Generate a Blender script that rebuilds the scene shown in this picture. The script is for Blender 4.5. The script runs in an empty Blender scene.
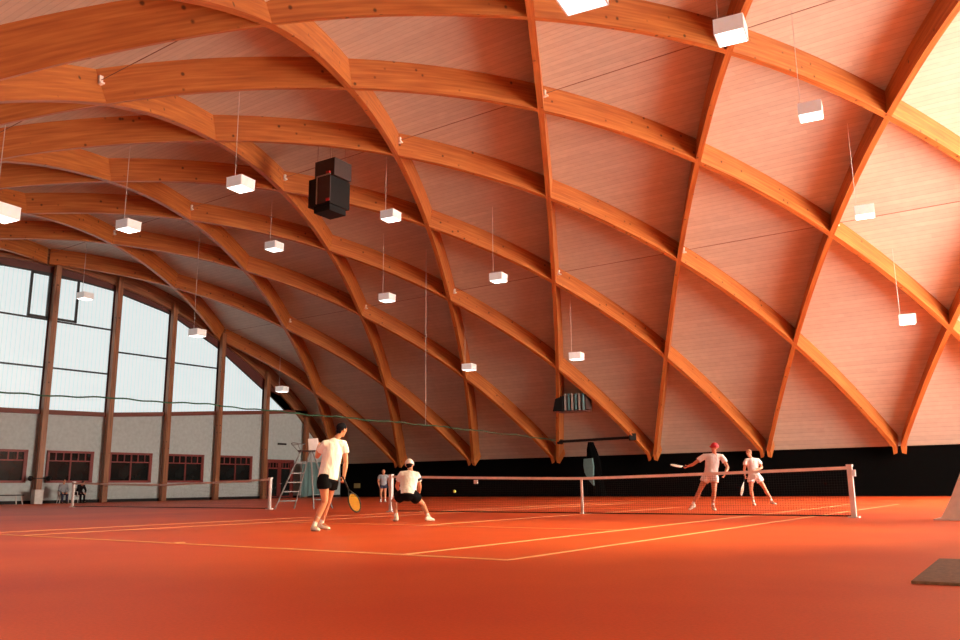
import bpy, bmesh, math, random
from mathutils import Vector, Matrix
random.seed(7)
C = bpy.context.scene.collection
PI = math.pi
V = Vector

# ------------------------------------------------------------------ materials
def new_mat(name):
    m = bpy.data.materials.new(name); m.use_nodes = True
    nt = m.node_tree
    return m, nt, nt.nodes['Principled BSDF']

def plain(name, col, rough=0.6, metal=0.0, noise=0.08, scale=6.0, spec=0.5, emit=None):
    """plain procedural colour with slight mottling"""
    m, nt, b = new_mat(name)
    b.inputs['Roughness'].default_value = rough
    b.inputs['Metallic'].default_value = metal
    b.inputs['Specular IOR Level'].default_value = spec
    tc = nt.nodes.new('ShaderNodeTexCoord'); n = nt.nodes.new('ShaderNodeTexNoise')
    n.inputs['Scale'].default_value = scale; n.inputs['Detail'].default_value = 4
    r = nt.nodes.new('ShaderNodeValToRGB')
    r.color_ramp.elements[0].position = 0.3; r.color_ramp.elements[1].position = 0.7
    r.color_ramp.elements[0].color = (*[c * (1 - noise) for c in col], 1)
    r.color_ramp.elements[1].color = (*[min(1, c * (1 + noise)) for c in col], 1)
    nt.links.new(tc.outputs['Object'], n.inputs['Vector'])
    nt.links.new(n.outputs['Fac'], r.inputs['Fac'])
    nt.links.new(r.outputs['Color'], b.inputs['Base Color'])
    if emit:
        b.inputs['Emission Color'].default_value = (*emit[0], 1)
        b.inputs['Emission Strength'].default_value = emit[1]
    return m

def wood_mat(name, c1, c2, c3, rough=0.45):
    """glulam: thin laminations along u, knots as small dark dots (UV in metres)"""
    m, nt, b = new_mat(name)
    L = nt.links.new
    uv = nt.nodes.new('ShaderNodeUVMap'); uv.uv_map = 'UVMap'
    mp = nt.nodes.new('ShaderNodeMapping'); mp.inputs['Scale'].default_value = (0.35, 7.0, 1)
    L(uv.outputs['UV'], mp.inputs['Vector'])
    n = nt.nodes.new('ShaderNodeTexNoise'); n.inputs['Scale'].default_value = 1.6; n.inputs['Detail'].default_value = 5
    L(mp.outputs['Vector'], n.inputs['Vector'])
    r = nt.nodes.new('ShaderNodeValToRGB')
    e = r.color_ramp.elements
    e[0].position = .28; e[0].color = (*c1, 1); e[1].position = .72; e[1].color = (*c3, 1)
    k = e.new(.5); k.color = (*c2, 1)
    L(n.outputs['Fac'], r.inputs['Fac'])
    v = nt.nodes.new('ShaderNodeTexVoronoi'); v.inputs['Scale'].default_value = 2.2
    L(uv.outputs['UV'], v.inputs['Vector'])
    mr = nt.nodes.new('ShaderNodeMapRange'); mr.inputs['From Min'].default_value = 0.07; mr.inputs['From Max'].default_value = 0.15
    mr.inputs['To Min'].default_value = 0.25
    L(v.outputs['Distance'], mr.inputs['Value'])
    mx = nt.nodes.new('ShaderNodeMix'); mx.data_type = 'RGBA'; mx.blend_type = 'MULTIPLY'; mx.inputs[0].default_value = 1
    L(r.outputs['Color'], mx.inputs[6]); L(mr.outputs['Result'], mx.inputs[7])
    L(mx.outputs[2], b.inputs['Base Color'])
    b.inputs['Roughness'].default_value = rough
    return m

def deck_mat():
    """roof boarding: boards 0.28 m wide running along the hall"""
    m, nt, b = new_mat('roof_boarding')
    L = nt.links.new
    uv = nt.nodes.new('ShaderNodeUVMap'); uv.uv_map = 'UVMap'
    sp = nt.nodes.new('ShaderNodeSeparateXYZ'); L(uv.outputs['UV'], sp.inputs[0])
    d = nt.nodes.new('ShaderNodeMath'); d.operation = 'DIVIDE'; d.inputs[1].default_value = 0.27
    L(sp.outputs['Y'], d.inputs[0])
    fl = nt.nodes.new('ShaderNodeMath'); fl.operation = 'FLOOR'; L(d.outputs[0], fl.inputs[0])
    fr = nt.nodes.new('ShaderNodeMath'); fr.operation = 'FRACT'; L(d.outputs[0], fr.inputs[0])
    dx = nt.nodes.new('ShaderNodeMath'); dx.operation = 'DIVIDE'; dx.inputs[1].default_value = 4.1
    L(sp.outputs['X'], dx.inputs[0])
    ad = nt.nodes.new('ShaderNodeMath'); ad.operation = 'MULTIPLY_ADD'; ad.inputs[1].default_value = 0.37
    L(fl.outputs[0], ad.inputs[0]); L(dx.outputs[0], ad.inputs[2])
    fx = nt.nodes.new('ShaderNodeMath'); fx.operation = 'FLOOR'; L(ad.outputs[0], fx.inputs[0])
    cb = nt.nodes.new('ShaderNodeCombineXYZ'); L(fl.outputs[0], cb.inputs[0]); L(fx.outputs[0], cb.inputs[1])
    wn = nt.nodes.new('ShaderNodeTexWhiteNoise'); L(cb.outputs[0], wn.inputs['Vector'])
    r = nt.nodes.new('ShaderNodeValToRGB')
    e = r.color_ramp.elements
    e[0].color = (*DECK_A, 1); e[1].color = (*DECK_B, 1)
    L(wn.outputs['Value'], r.inputs['Fac'])
    gr = nt.nodes.new('ShaderNodeMapRange'); gr.inputs['From Min'].default_value = 0.0; gr.inputs['From Max'].default_value = 0.16
    gr.inputs['To Min'].default_value = 0.72; L(fr.outputs[0], gr.inputs['Value'])
    n = nt.nodes.new('ShaderNodeTexNoise'); n.inputs['Scale'].default_value = 3; L(uv.outputs['UV'], n.inputs['Vector'])
    nm = nt.nodes.new('ShaderNodeMapRange'); nm.inputs['To Min'].default_value = .88; nm.inputs['To Max'].default_value = 1.12
    L(n.outputs['Fac'], nm.inputs['Value'])
    mx = nt.nodes.new('ShaderNodeMix'); mx.data_type = 'RGBA'; mx.blend_type = 'MULTIPLY'; mx.inputs[0].default_value = 1
    L(r.outputs['Color'], mx.inputs[6]); L(gr.outputs['Result'], mx.inputs[7])
    m2 = nt.nodes.new('ShaderNodeMix'); m2.data_type = 'RGBA'; m2.blend_type = 'MULTIPLY'; m2.inputs[0].default_value = 1
    L(mx.outputs[2], m2.inputs[6]); L(nm.outputs['Result'], m2.inputs[7])
    L(m2.outputs[2], b.inputs['Base Color'])
    b.inputs['Roughness'].default_value = 0.55
    bp = nt.nodes.new('ShaderNodeBump'); bp.inputs['Strength'].default_value = .4; bp.inputs['Distance'].default_value = .02
    L(gr.outputs['Result'], bp.inputs['Height']); L(bp.outputs['Normal'], b.inputs['Normal'])
    return m

def floor_mat():
    m, nt, b = new_mat('clay_red_carpet')
    L = nt.links.new
    tc = nt.nodes.new('ShaderNodeTexCoord')
    n = nt.nodes.new('ShaderNodeTexNoise'); n.inputs['Scale'].default_value = 0.35; n.inputs['Detail'].default_value = 5
    L(tc.outputs['Object'], n.inputs['Vector'])
    n2 = nt.nodes.new('ShaderNodeTexNoise'); n2.inputs['Scale'].default_value = 45; n2.inputs['Detail'].default_value = 3
    L(tc.outputs['Object'], n2.inputs['Vector'])
    r = nt.nodes.new('ShaderNodeValToRGB'); e = r.color_ramp.elements
    e[0].position = .3; e[0].color = (*FLOOR_A, 1); e[1].position = .7; e[1].color = (*FLOOR_B, 1)
    L(n.outputs['Fac'], r.inputs['Fac'])
    mr = nt.nodes.new('ShaderNodeMapRange'); mr.inputs['To Min'].default_value = .8; mr.inputs['To Max'].default_value = 1.2
    L(n2.outputs['Fac'], mr.inputs['Value'])
    mx = nt.nodes.new('ShaderNodeMix'); mx.data_type = 'RGBA'; mx.blend_type = 'MULTIPLY'; mx.inputs[0].default_value = 1
    L(r.outputs['Color'], mx.inputs[6]); L(mr.outputs['Result'], mx.inputs[7])
    L(mx.outputs[2], b.inputs['Base Color'])
    b.inputs['Roughness'].default_value = 0.5
    b.inputs['Specular IOR Level'].default_value = 0.5
    b.inputs['Specular Tint'].default_value = (1, .62, .3, 1)
    bp = nt.nodes.new('ShaderNodeBump'); bp.inputs['Strength'].default_value = .15; bp.inputs['Distance'].default_value = .01
    L(n2.outputs['Fac'], bp.inputs['Height']); L(bp.outputs['Normal'], b.inputs['Normal'])
    return m

def glazing_mat(name, strength, tint, period=0.25):
    """backlit translucent channel glass with vertical ribs; daylight comes through it"""
    m, nt, b = new_mat(name)
    L = nt.links.new
    tc = nt.nodes.new('ShaderNodeTexCoord')
    sp = nt.nodes.new('ShaderNodeSeparateXYZ'); L(tc.outputs['Object'], sp.inputs[0])
    d = nt.nodes.new('ShaderNodeMath'); d.operation = 'DIVIDE'; d.inputs[1].default_value = period; L(sp.outputs['Y'], d.inputs[0])
    f = nt.nodes.new('ShaderNodeMath'); f.operation = 'FRACT'; L(d.outputs[0], f.inputs[0])
    pg = nt.nodes.new('ShaderNodeMath'); pg.operation = 'PINGPONG'; pg.inputs[1].default_value = .5; L(f.outputs[0], pg.inputs[0])
    mr = nt.nodes.new('ShaderNodeMapRange'); mr.inputs['From Max'].default_value = .16; mr.inputs['To Min'].default_value = .74
    L(pg.outputs[0], mr.inputs['Value'])
    ml = nt.nodes.new('ShaderNodeMath'); ml.operation = 'MULTIPLY'; ml.inputs[1].default_value = strength
    L(mr.outputs['Result'], ml.inputs[0]); L(ml.outputs[0], b.inputs['Emission Strength'])
    b.inputs['Emission Color'].default_value = (*tint, 1)
    b.inputs['Base Color'].default_value = (.25, .28, .28, 1); b.inputs['Roughness'].default_value = .35
    return m

# tunable colours and lights
DECK_A = (0.49, 0.44, 0.36); DECK_B = (0.55, 0.50, 0.41)
FLOOR_A = (0.60, 0.062, 0.018); FLOOR_B = (0.76, 0.125, 0.028)
LEFT_GLASS = 0.80
RIGHT_GLASS = 34.0
EXPOSURE = -0.12
SPOT_W = 30000
NEAR_GLASS = 6.0

M = {}
M['wood'] = wood_mat('glulam_spruce', (.31, .080, .018), (.43, .130, .028), (.55, .20, .048))
M['column'] = wood_mat('stained_column_wood', (.16, .055, .025), (.30, .12, .05), (.42, .18, .08))
M['deck'] = deck_mat()
M['floor'] = floor_mat()
M['glass_left'] = glazing_mat('channel_glass', LEFT_GLASS, (.84, .97, .98))
M['glass_right'] = glazing_mat('channel_glass_sunny', RIGHT_GLASS, (1.0, .88, .74))
M['glass_near'] = glazing_mat('channel_glass_near', NEAR_GLASS, (1.0, .90, .76))
M['line'] = plain('painted_line', (.86, .42, .17), .7, scale=20)
M['wall'] = plain('whitewashed_masonry', (.46, .53, .53), .8, scale=5)
M['spandrel'] = plain('dark_red_boarding', (.11, .025, .018), .6)
M['redframe'] = plain('red_brown_frame', (.21, .032, .025), .5)
M['transom'] = plain('brown_transom', (.17, .045, .028), .6)
M['darkframe'] = plain('dark_steel_frame', (.02, .02, .022), .4)
M['darkglass'] = plain('dark_window_glass', (.012, .014, .014), .12, noise=.4, scale=.8)
M['curtain'] = plain('black_curtain', (.002, .002, .002), .98, spec=.04)
M['white'] = plain('white_enamel', (.82, .78, .74), .45)
M['lampbody'] = plain('lamp_housing_glow', (.80, .78, .74), .5, emit=((1, .97, .92), .22))  # faint glow added to the housing so its shaded sides look brighter
M['diffuser'] = plain('lamp_diffuser', (.9, .9, .88), .4, emit=((1, .96, .88), 5.0))
M['cable'] = plain('steel_cable', (.55, .50, .46), .4)
M['steel'] = plain('galvanised_steel', (.55, .53, .50), .35, metal=.6)
M['rod'] = plain('dark_steel_rod', (.22, .10, .075), .5, metal=.3)
M['black'] = plain('matt_black', (.008, .007, .007), .6, spec=.25)
M['darkbrown'] = plain('dark_brown_casing', (.06, .035, .03), .55)
M['red'] = plain('red_label', (.6, .03, .03), .5)
M['net'] = plain('black_netting', (.015, .012, .012), .9)
M['tape'] = plain('white_tape', (.88, .80, .72), .6)
M['rope'] = plain('green_rope', (.025, .085, .04), .8)
M['teal'] = plain('teal_fabric', (.12, .22, .22), .7)
M['chairsteel'] = plain('dull_grey_tube', (.22, .21, .20), .5, metal=.2)
M['palegrey'] = plain('pale_grey_fabric', (.50, .50, .46), .8)
M['mat'] = plain('brown_doormat', (.20, .10, .045), .95, noise=.3, scale=30)
M['plastic'] = plain('white_plastic', (.62, .60, .56), .4)
M['skin'] = plain('skin', (.62, .27, .15), .5, noise=.06)
M['shirt'] = plain('white_cotton', (.88, .87, .85), .85, noise=.05)
_nt = M['shirt'].node_tree; _n = _nt.nodes.new('ShaderNodeTexNoise'); _n.inputs['Scale'].default_value = 7; _n.inputs['Detail'].default_value = 3
_tc = _nt.nodes.new('ShaderNodeTexCoord'); _mp = _nt.nodes.new('ShaderNodeMapping'); _mp.inputs['Scale'].default_value = (1.6, 1.6, .5)
_b = _nt.nodes.new('ShaderNodeBump'); _b.inputs['Strength'].default_value = .9; _b.inputs['Distance'].default_value = .05
_nt.links.new(_tc.outputs['Object'], _mp.inputs['Vector']); _nt.links.new(_mp.outputs['Vector'], _n.inputs['Vector'])
_nt.links.new(_n.outputs['Fac'], _b.inputs['Height']); _nt.links.new(_b.outputs['Normal'], _nt.nodes['Principled BSDF'].inputs['Normal'])
M['blackcloth'] = plain('black_cotton', (.006, .006, .008), .95, spec=.1)
M['navy'] = plain('navy_cloth', (.02, .025, .06), .8)
M['redcloth'] = plain('red_cloth', (.50, .02, .03), .8)
M['greycloth'] = plain('grey_cloth', (.30, .33, .36), .85)
M['hair_dark'] = plain('dark_hair', (.010, .009, .014), .9, noise=.4, scale=60, spec=.1)
M['hair_brown'] = plain('brown_hair', (.22, .08, .03), .6, noise=.4, scale=60)
M['shoe'] = plain('white_shoe_leather', (.84, .78, .68), .5)
M['sole'] = plain('shoe_sole', (.30, .20, .12), .6)
M['eye'] = plain('eye', (.03, .02, .02), .2)
M['lip'] = plain('lip', (.40, .10, .08), .5)
M['yellow'] = plain('yellow_strings', (.80, .45, .05), .5)
M['strings'] = plain('pale_strings', (.80, .70, .55), .5)
M['ball'] = plain('tennis_ball_felt', (.80, .80, .15), .9)
M['silverfin'] = plain('silver_fin', (.60, .55, .50), .3, metal=.5)
M['tealfin'] = plain('teal_fin', (.15, .32, .34), .3, metal=.3)
M['sign'] = plain('olive_panel', (.30, .24, .08), .6)

# ------------------------------------------------------------------ mesh helpers
class MB:
    def __init__(self): self.v = []; self.f = []; self.uv = []      # uv per face: list of loops or None
    def add(self, vs, fs, uvs=None):
        o = len(self.v); self.v += [V(p) for p in vs]
        for i, f in enumerate(fs):
            self.f.append([o + k for k in f]); self.uv.append(uvs[i] if uvs else None)
        return self
    def box(self, c, s, rot=None, taper=1.0):
        c = V(c); hx, hy, hz = s[0] / 2, s[1] / 2, s[2] / 2
        vs = []
        for z, t in ((-hz, 1), (hz, taper)):
            for x, y in ((-hx, -hy), (hx, -hy), (hx, hy), (-hx, hy)): vs.append(V((x * t, y * t, z)))
        if rot is not None:
            R = rot if isinstance(rot, Matrix) else Matrix.Rotation(rot, 3, 'Z')
            vs = [R @ p for p in vs]
        vs = [p + c for p in vs]
        return self.add(vs, [(0, 3, 2, 1), (4, 5, 6, 7), (0, 1, 5, 4), (1, 2, 6, 5), (2, 3, 7, 6), (3, 0, 4, 7)])
    def rings(self, rings, cap=True, closed=True):
        n = len(rings[0]); o = len(self.v)
        for r in rings: self.v += [V(p) for p in r]
        L = 0
        for i in range(len(rings) - 1):
            for j in range(n if closed else n - 1):
                k = (j + 1) % n
                self.f.append([o + i * n + j, o + i * n + k, o + (i + 1) * n + k, o + (i + 1) * n + j]); self.uv.append(None)
        if cap:
            self.f.append([o + j for j in reversed(range(n))]); self.uv.append(None)
            self.f.append([o + (len(rings) - 1) * n + j for j in range(n)]); self.uv.append(None)
        return self
    def tube(self, pts, r, n=8, side=None, cap=True):
        """tube through pts; r number, list, or list of (rx, ry) with rx along side"""
        pts = [V(p) for p in pts]; k = len(pts)
        rr = r if isinstance(r, (list, tuple)) else [r] * k
        rings = []
        s = V(side) if side is not None else None
        for i, p in enumerate(pts):
            t = (pts[min(i + 1, k - 1)] - pts[max(i - 1, 0)])
            if t.length < 1e-9: t = V((0, 0, 1))
            t.normalize()
            if s is None: s = t.orthogonal()
            a = s - t * s.dot(t)
            if a.length < 1e-6: a = t.orthogonal()
            a.normalize(); b = t.cross(a)
            if side is None: s = a
            q = rr[i]; rx, ry = q if isinstance(q, (tuple, list)) else (q, q)
            rings.append([p + a * (rx * math.cos(2 * PI * j / n)) + b * (ry * math.sin(2 * PI * j / n)) for j in range(n)])
        return self.rings(rings, cap)
    def blob(self, pts, r, n=12, side=None):
        """tube with rounded ends and smoothly interpolated radii"""
        pts = [V(p) for p in pts]; rr = [q if isinstance(q, (tuple, list)) else (q, q) for q in r]
        P, R = [], []
        def capend(p, q, d, order):
            out = []
            for a in (80, 60, 35):
                a = math.radians(a); m = min(q)
                out.append((p + d * (m * math.sin(a)), (q[0] * math.cos(a), q[1] * math.cos(a))))
            return out if order else out[::-1]
        d0 = (pts[0] - pts[1]).normalized(); d1 = (pts[-1] - pts[-2]).normalized()
        for p, q in capend(pts[0], rr[0], d0, True): P.append(p); R.append(q)
        for i in range(len(pts)):
            P.append(pts[i]); R.append(rr[i])
        for p, q in capend(pts[-1], rr[-1], d1, False): P.append(p); R.append(q)
        return self.tube(P, R, n, side)
    def ell(self, c, r, axes=None, n=14, m=9):
        c = V(c); ax = axes or (V((1, 0, 0)), V((0, 1, 0)), V((0, 0, 1)))
        rings = []
        for i in range(m):
            th = PI * (i + .5) / m; z = -math.cos(th); q = math.sin(th)
            rings.append([c + ax[0] * (r[0] * q * math.cos(2 * PI * j / n)) + ax[1] * (r[1] * q * math.sin(2 * PI * j / n)) + ax[2] * (r[2] * z) for j in range(n)])
        return self.rings(rings)
    def prism(self, poly, off):
        """closed polygon (3d) extruded by vector off"""
        n = len(poly); poly = [V(p) for p in poly]; off = V(off)
        return self.rings([poly, [p + off for p in poly]])

def finish(name, mb, mat, parent=None, origin=None, smooth=False, local=False, bevel=0):
    """origin: world point used as the object's origin. parent: vertices are world unless local=True"""
    me = bpy.data.meshes.new(name)
    if parent is not None and not local: off = parent_origin(parent)
    elif parent is not None: off = V((0, 0, 0))
    else: off = V(origin) if origin is not None else V((0, 0, 0))
    me.from_pydata([p - off for p in mb.v], [], mb.f)
    if any(u for u in mb.uv):
        ul = me.uv_layers.new(name='UVMap')
        for poly, u in zip(me.polygons, mb.uv):
            if u:
                for li, q in zip(poly.loop_indices, u): ul.data[li].uv = q
    me.materials.append(mat)
    bm = bmesh.new(); bm.from_mesh(me); bmesh.ops.recalc_face_normals(bm, faces=bm.faces); bm.to_mesh(me); bm.free()
    if smooth:
        for p in me.polygons: p.use_smooth = True
    o = bpy.data.objects.new(name, me); C.objects.link(o)
    if parent is not None: o.parent = parent
    else: o.location = off
    if bevel:
        b = o.modifiers.new('bevel', 'BEVEL'); b.width = bevel; b.segments = 2; b.limit_method = 'ANGLE'
    return o

def parent_origin(p):
    o = V((0, 0, 0))
    while p is not None: o += p.location; p = p.parent
    return o

def tag(o, label=None, cat=None, group=None, kind=None):
    if label: o['label'] = label
    if cat: o['category'] = cat
    if group: o['group'] = group
    if kind: o['kind'] = kind
    return o

def thing(name, label, cat, loc=(0, 0, 0), rotz=0, group=None):
    o = bpy.data.objects.new(name, None); C.objects.link(o)
    o.location = loc; o.rotation_euler = (0, 0, rotz); o.empty_display_size = .2
    return tag(o, label, cat, group)

def struct(name, mb, mat, origin=None, **k):
    return tag(finish(name, mb, mat, origin=origin, **k), kind='structure')

def box_uv(mb, c, s):
    """box with metre UVs, u along its longest axis (z)"""
    cx, cy, cz = c; hx, hy, hz = s[0] / 2, s[1] / 2, s[2] / 2
    for (ux, uy, w) in ((1, 0, hy), (-1, 0, hy), (0, 1, hx), (0, -1, hx)):
        n = V((ux, uy, 0)); t = V((-uy, ux, 0)); d = hx if ux else hy
        p = [V(c) + n * d + t * (sg * w) + V((0, 0, z)) for sg, z in ((-1, -hz), (1, -hz), (1, hz), (-1, hz))]
        mb.add(p, [(0, 1, 2, 3)], [[(-hz, -w + cy), (-hz, w + cy), (hz, w + cy), (hz, -w + cy)]])
    for z in (-hz, hz):
        p = [V(c) + V((a * hx, b * hy, z)) for a, b in ((-1, -1), (1, -1), (1, 1), (-1, 1))]
        mb.add(p, [(0, 1, 2, 3)], [[(0, 0), (s[0], 0), (s[0], s[1]), (0, s[1])]])

# ------------------------------------------------------------------ camera
HC = 0.7241
f_px, pitch, roll, yaw = 821.453, 0.199606, -0.010113, 0.613574
cam = bpy.data.cameras.new('camera'); cam.sensor_width = 36; cam.lens = f_px / 960 * 36
cam.clip_end = 300; cam.clip_start = .05
co = bpy.data.objects.new('camera', cam); C.objects.link(co)
cy_, sy_, cp_, sp_ = math.cos(yaw), math.sin(yaw), math.cos(pitch), math.sin(pitch)
F = V((-sy_ * cp_, cy_ * cp_, sp_)); R0 = V((cy_, sy_, 0)); U0 = R0.cross(F)
Rv = R0 * math.cos(roll) + U0 * math.sin(roll); Uv = -R0 * math.sin(roll) + U0 * math.cos(roll)
mat4 = Matrix((Rv, Uv, -F)).transposed().to_4x4(); mat4.translation = V((0, 0, HC))
co.matrix_world = mat4
bpy.context.scene.camera = co

# ------------------------------------------------------------------ the vault
X0, DS = 3.12459, 3.38111
PR = [(47.329, 2.132), (41.815, 7.432), (35.786, 10.954), (29.646, 13.023), (23.443, 13.748),
      (17.313, 13.095), (11.259, 11.151), (5.072, 7.432), (-0.442, 2.132)]
_P = [(2*PR[0][0]-PR[1][0]+(PR[2][0]-2*PR[1][0]+PR[0][0]), 2*PR[0][1]-PR[1][1]+(PR[2][1]-2*PR[1][1]+PR[0][1]))] + PR + \
     [(2*PR[-1][0]-PR[-2][0]+(PR[-3][0]-2*PR[-2][0]+PR[-1][0]), 2*PR[-1][1]-PR[-2][1]+(PR[-3][1]-2*PR[-2][1]+PR[-1][1]))]
def prof(t):
    i = min(max(int(math.floor(t)), 0), 7); u = t - i
    out = []
    for k in (0, 1):
        a, b, c, d = (_P[i + q][k] for q in range(4))
        out.append(.5 * (2*b + (-a + c)*u + (2*a - 5*b + 4*c - d)*u*u + (-a + 3*b - 3*c + d)*u**3))
    return V((0, out[0], out[1]))
def nrm(t):
    d = prof(t + .001) - prof(t - .001); n = V((0, d.z, -d.y)); n.normalize()
    return n if n.z > 0 else -n
XG = X0 - 15.05 * DS          # gable on the left
XR = X0 + 1.7 * DS            # gable on the right, behind the frame
D = 0.95                      # depth of the ribs
RW = 0.21                     # width of the ribs
def deckpt(t, x=0, off=0.0):
    p = prof(t) + nrm(t) * (D + off); p.x = x; return p
def deck_z(y):
    """height of the boarding above a point on the floor"""
    best = None
    for i in range(801):
        p = deckpt(i / 100)
        if best is None or abs(p.y - y) < abs(best.y - y): best = p
    return best.z

# ceiling boarding
mb = MB(); T = [-.12 + i * (8.24 / 96) for i in range(97)]
arc = 0; rows_ = []
prev = None
for t in T:
    p = deckpt(t)
    if prev is not None: arc += (p - prev).length
    prev = p; rows_.append((p, nrm(t), arc))
xs = [XG - .3 + i * (XR - XG + .6) / 16 for i in range(17)]
for i in range(len(rows_) - 1):
    (p, n, a), (q, m_, b) = rows_[i], rows_[i + 1]
    for j in range(len(xs) - 1):
        xa, xb = xs[j], xs[j + 1]
        vs = [(xa, p.y, p.z), (xb, p.y, p.z), (xb, q.y, q.z), (xa, q.y, q.z)]
        mb.add(vs, [(0, 1, 2, 3)], [[(xa, a), (xb, a), (xb, b), (xa, b)]])
        ws = [V((xa, p.y, p.z)) + n * .15, V((xb, p.y, p.z)) + n * .15, V((xb, q.y, q.z)) + m_ * .15, V((xa, q.y, q.z)) + m_ * .15]
        mb.add(ws, [(3, 2, 1, 0)], [[(0, 0)] * 4])
struct('ceiling', mb, M['deck'], smooth=True)

# ribs: two families crossing
def rib_mesh(fam, idx, smin, smax):
    n = 56; pts = []
    for i in range(n + 1):
        s = smin + (smax - smin) * i / n
        t = s - 2 * idx + 3 if fam == 'A' else 2 * idx + 3 - s
        p = prof(t); p.x = X0 - s * DS
        pts.append((p, nrm(t)))
    secs = []; L = 0
    for i, (p, nn) in enumerate(pts):
        tg = (pts[min(i + 1, n)][0] - pts[max(i - 1, 0)][0]).normalized()
        sd = tg.cross(nn).normalized()
        if i: L += (p - pts[i - 1][0]).length
        dd = D + .04
        secs.append(([p - sd * RW/2, p + sd * RW/2, p + sd * RW/2 + nn * dd, p - sd * RW/2 + nn * dd], L))
    if fam == 'A' and smin <= 2 * idx - 2.9:      # plumb foot resting on the wall head
        e = secs[0][0]; secs.insert(0, ([p + V((0, .16, -.36)) for p in e], -.4)); n += 1
    if fam == 'B' and smax >= 2 * idx + 2.9:
        e, l_ = secs[-1]; secs.append(([p + V((0, .16, -.36)) for p in e], l_ + .4)); n += 1
    mb = MB(); vv = [0, RW, RW + D, 2 * RW + D, 2 * RW + 2 * D]
    off = idx * 3.7 + (20 if fam == 'B' else 0)
    for i in range(n):
        a, la = secs[i]; b, lb = secs[i + 1]
        for k in range(4):
            m_ = (k + 1) % 4
            mb.add([a[k], a[m_], b[m_], b[k]], [(0, 1, 2, 3)], [[(la, vv[k] + off), (la, vv[k + 1] + off), (lb, vv[k + 1] + off), (lb, vv[k] + off)]])
    mb.add(secs[0][0], [(0, 1, 2, 3)], [[(0, 0), (RW, 0), (RW, D), (0, D)]]); mb.add(secs[-1][0], [(3, 2, 1, 0)], [[(0, 0), (RW, 0), (RW, D), (0, D)]])
    return mb, secs[0][0][0]

A_LABEL = {
 -1: None, 0: None,
 1: 'topmost orange roof rib, arching along the top edge and out at the right',
 2: 'orange glulam roof rib sweeping from mid left edge through the hanging black heater area to the right edge',
 3: 'orange roof rib sloping from upper left to the rightmost pair of feet',
 4: 'orange glulam roof rib whose foot comes down behind the two far players',
 5: 'orange glulam roof rib that carries the end of the black curtain bar near its foot',
 6: 'orange roof rib coming down just left of the small silver heater',
 7: 'brown shaded sloping roof rib whose foot is just right of the crouching player',
 8: 'brown shaded sloping rib from the right end of the glazing down behind the crouching player',
 9: 'dark glulam roof rib curving over the right end of the gable glazing',
}
B_LABEL = {
 -1: None,
 0: 'steep red brown rib at the right edge, its foot the rightmost',
 1: 'steep rib leaning right to the top right corner',
 2: 'steep glulam rib just right of the middle, rising behind the largest pendant lamp',
 3: 'almost upright narrow glulam rib through the middle, above the small silver heater',
 4: 'steep curved rib from the top edge, its foot right of the crouching player',
 5: 'steep curved rib passing left of the big black heater, foot behind the crouching player',
 6: 'dark curved rib coming down behind the head of the nearest player',
 7: 'dark rib curving down to the gable at the post between the two rightmost large panes',
 8: 'dark rib meeting the gable above the leftmost timber post',
}
A_LABEL[2] = 'orange roof rib next below the topmost one, leaving right without a foot'
def rib(fam, idx):
    lab = (A_LABEL if fam == 'A' else B_LABEL).get(idx)
    if lab is None: return
    lo, hi = (2*idx - 3, 2*idx + 5) if fam == 'A' else (2*idx - 5, 2*idx + 3)
    if fam == 'A': lo += .06
    else: hi -= .06
    lo = max(lo, -1.66); hi = min(hi, 14.98)
    if hi - lo < .4: return
    mb, o = rib_mesh(fam, idx, lo, hi)
    ob = finish('roof_rib', mb, M['wood'], origin=o)
    tag(ob, lab, 'roof beam', 'crossing timber ribs of the roof')
for a in range(-1, 10): rib('A', a)
for b in range(-1, 9): rib('B', b)

# gable rib following the vault at the left end
mb = MB(); L = 0; pv = None
ts = [i * 8 / 64 for i in range(65)]
for i in range(64):
    t, u = ts[i], ts[i + 1]; p, q = prof(t), prof(u); n, m_ = nrm(t), nrm(u); dl = (q - p).length
    x1, x2 = XG - .02, XG + .20
    sec = lambda a, nn: [V((x1, a.y, a.z)), V((x2, a.y, a.z)), V((x2, a.y, a.z)) + nn * (D + .03), V((x1, a.y, a.z)) + nn * (D + .03)]
    A_, B_ = sec(p, n), sec(q, m_); vv = [0, .2, 1.15, 1.35, 2.3]
    for k in range(4):
        mb.add([A_[k], A_[(k+1) % 4], B_[(k+1) % 4], B_[k]], [(0, 1, 2, 3)], [[(L, vv[k]), (L, vv[k+1]), (L + dl, vv[k+1]), (L + dl, vv[k])]])
    L += dl
tag(finish('gable_arch', mb, M['column'], origin=(XG, PR[0][0], PR[0][1])), 'dark timber arch framing the top of the gable glazing', 'roof beam')

# tie rods along the hall with white brackets at the crossings
rod_lab = {2: 'thin dark tie rod running low along the roof boarding, above the lower lamps',
           4: 'thin dark tie rod along the crown of the roof, above the black heater',
           6: 'thin dark tie rod at the upper left, ending at the topmost rib'}
for row in (2, 4, 6):
    q = prof(row) + nrm(row) * .62
    xa, xb = XG + .3, (-2.0 if row != 6 else -6)
    t = thing('tie_rod', rod_lab[row], 'rod', (xa, q.y, q.z), group='tie rods between the ribs')
    m1 = MB().tube([(xa, q.y, q.z), (xb, q.y, q.z)], .012, 6); finish('rod', m1, M['rod'], t)
    s = row % 2
    for s in range(0, 15):
        if (s - row) % 2 == 1:            # nodes of this row have s = a+b with row = b-a+3
            x = X0 - s * DS + .17
            if x < xb:
                m2 = MB(); m2.box((x, q.y, q.z), (.10, .10, .26)); m2.box((x + .05, q.y, q.z - .1), (.16, .12, .04)); finish('bracket', m2, M['white'], t)

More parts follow.
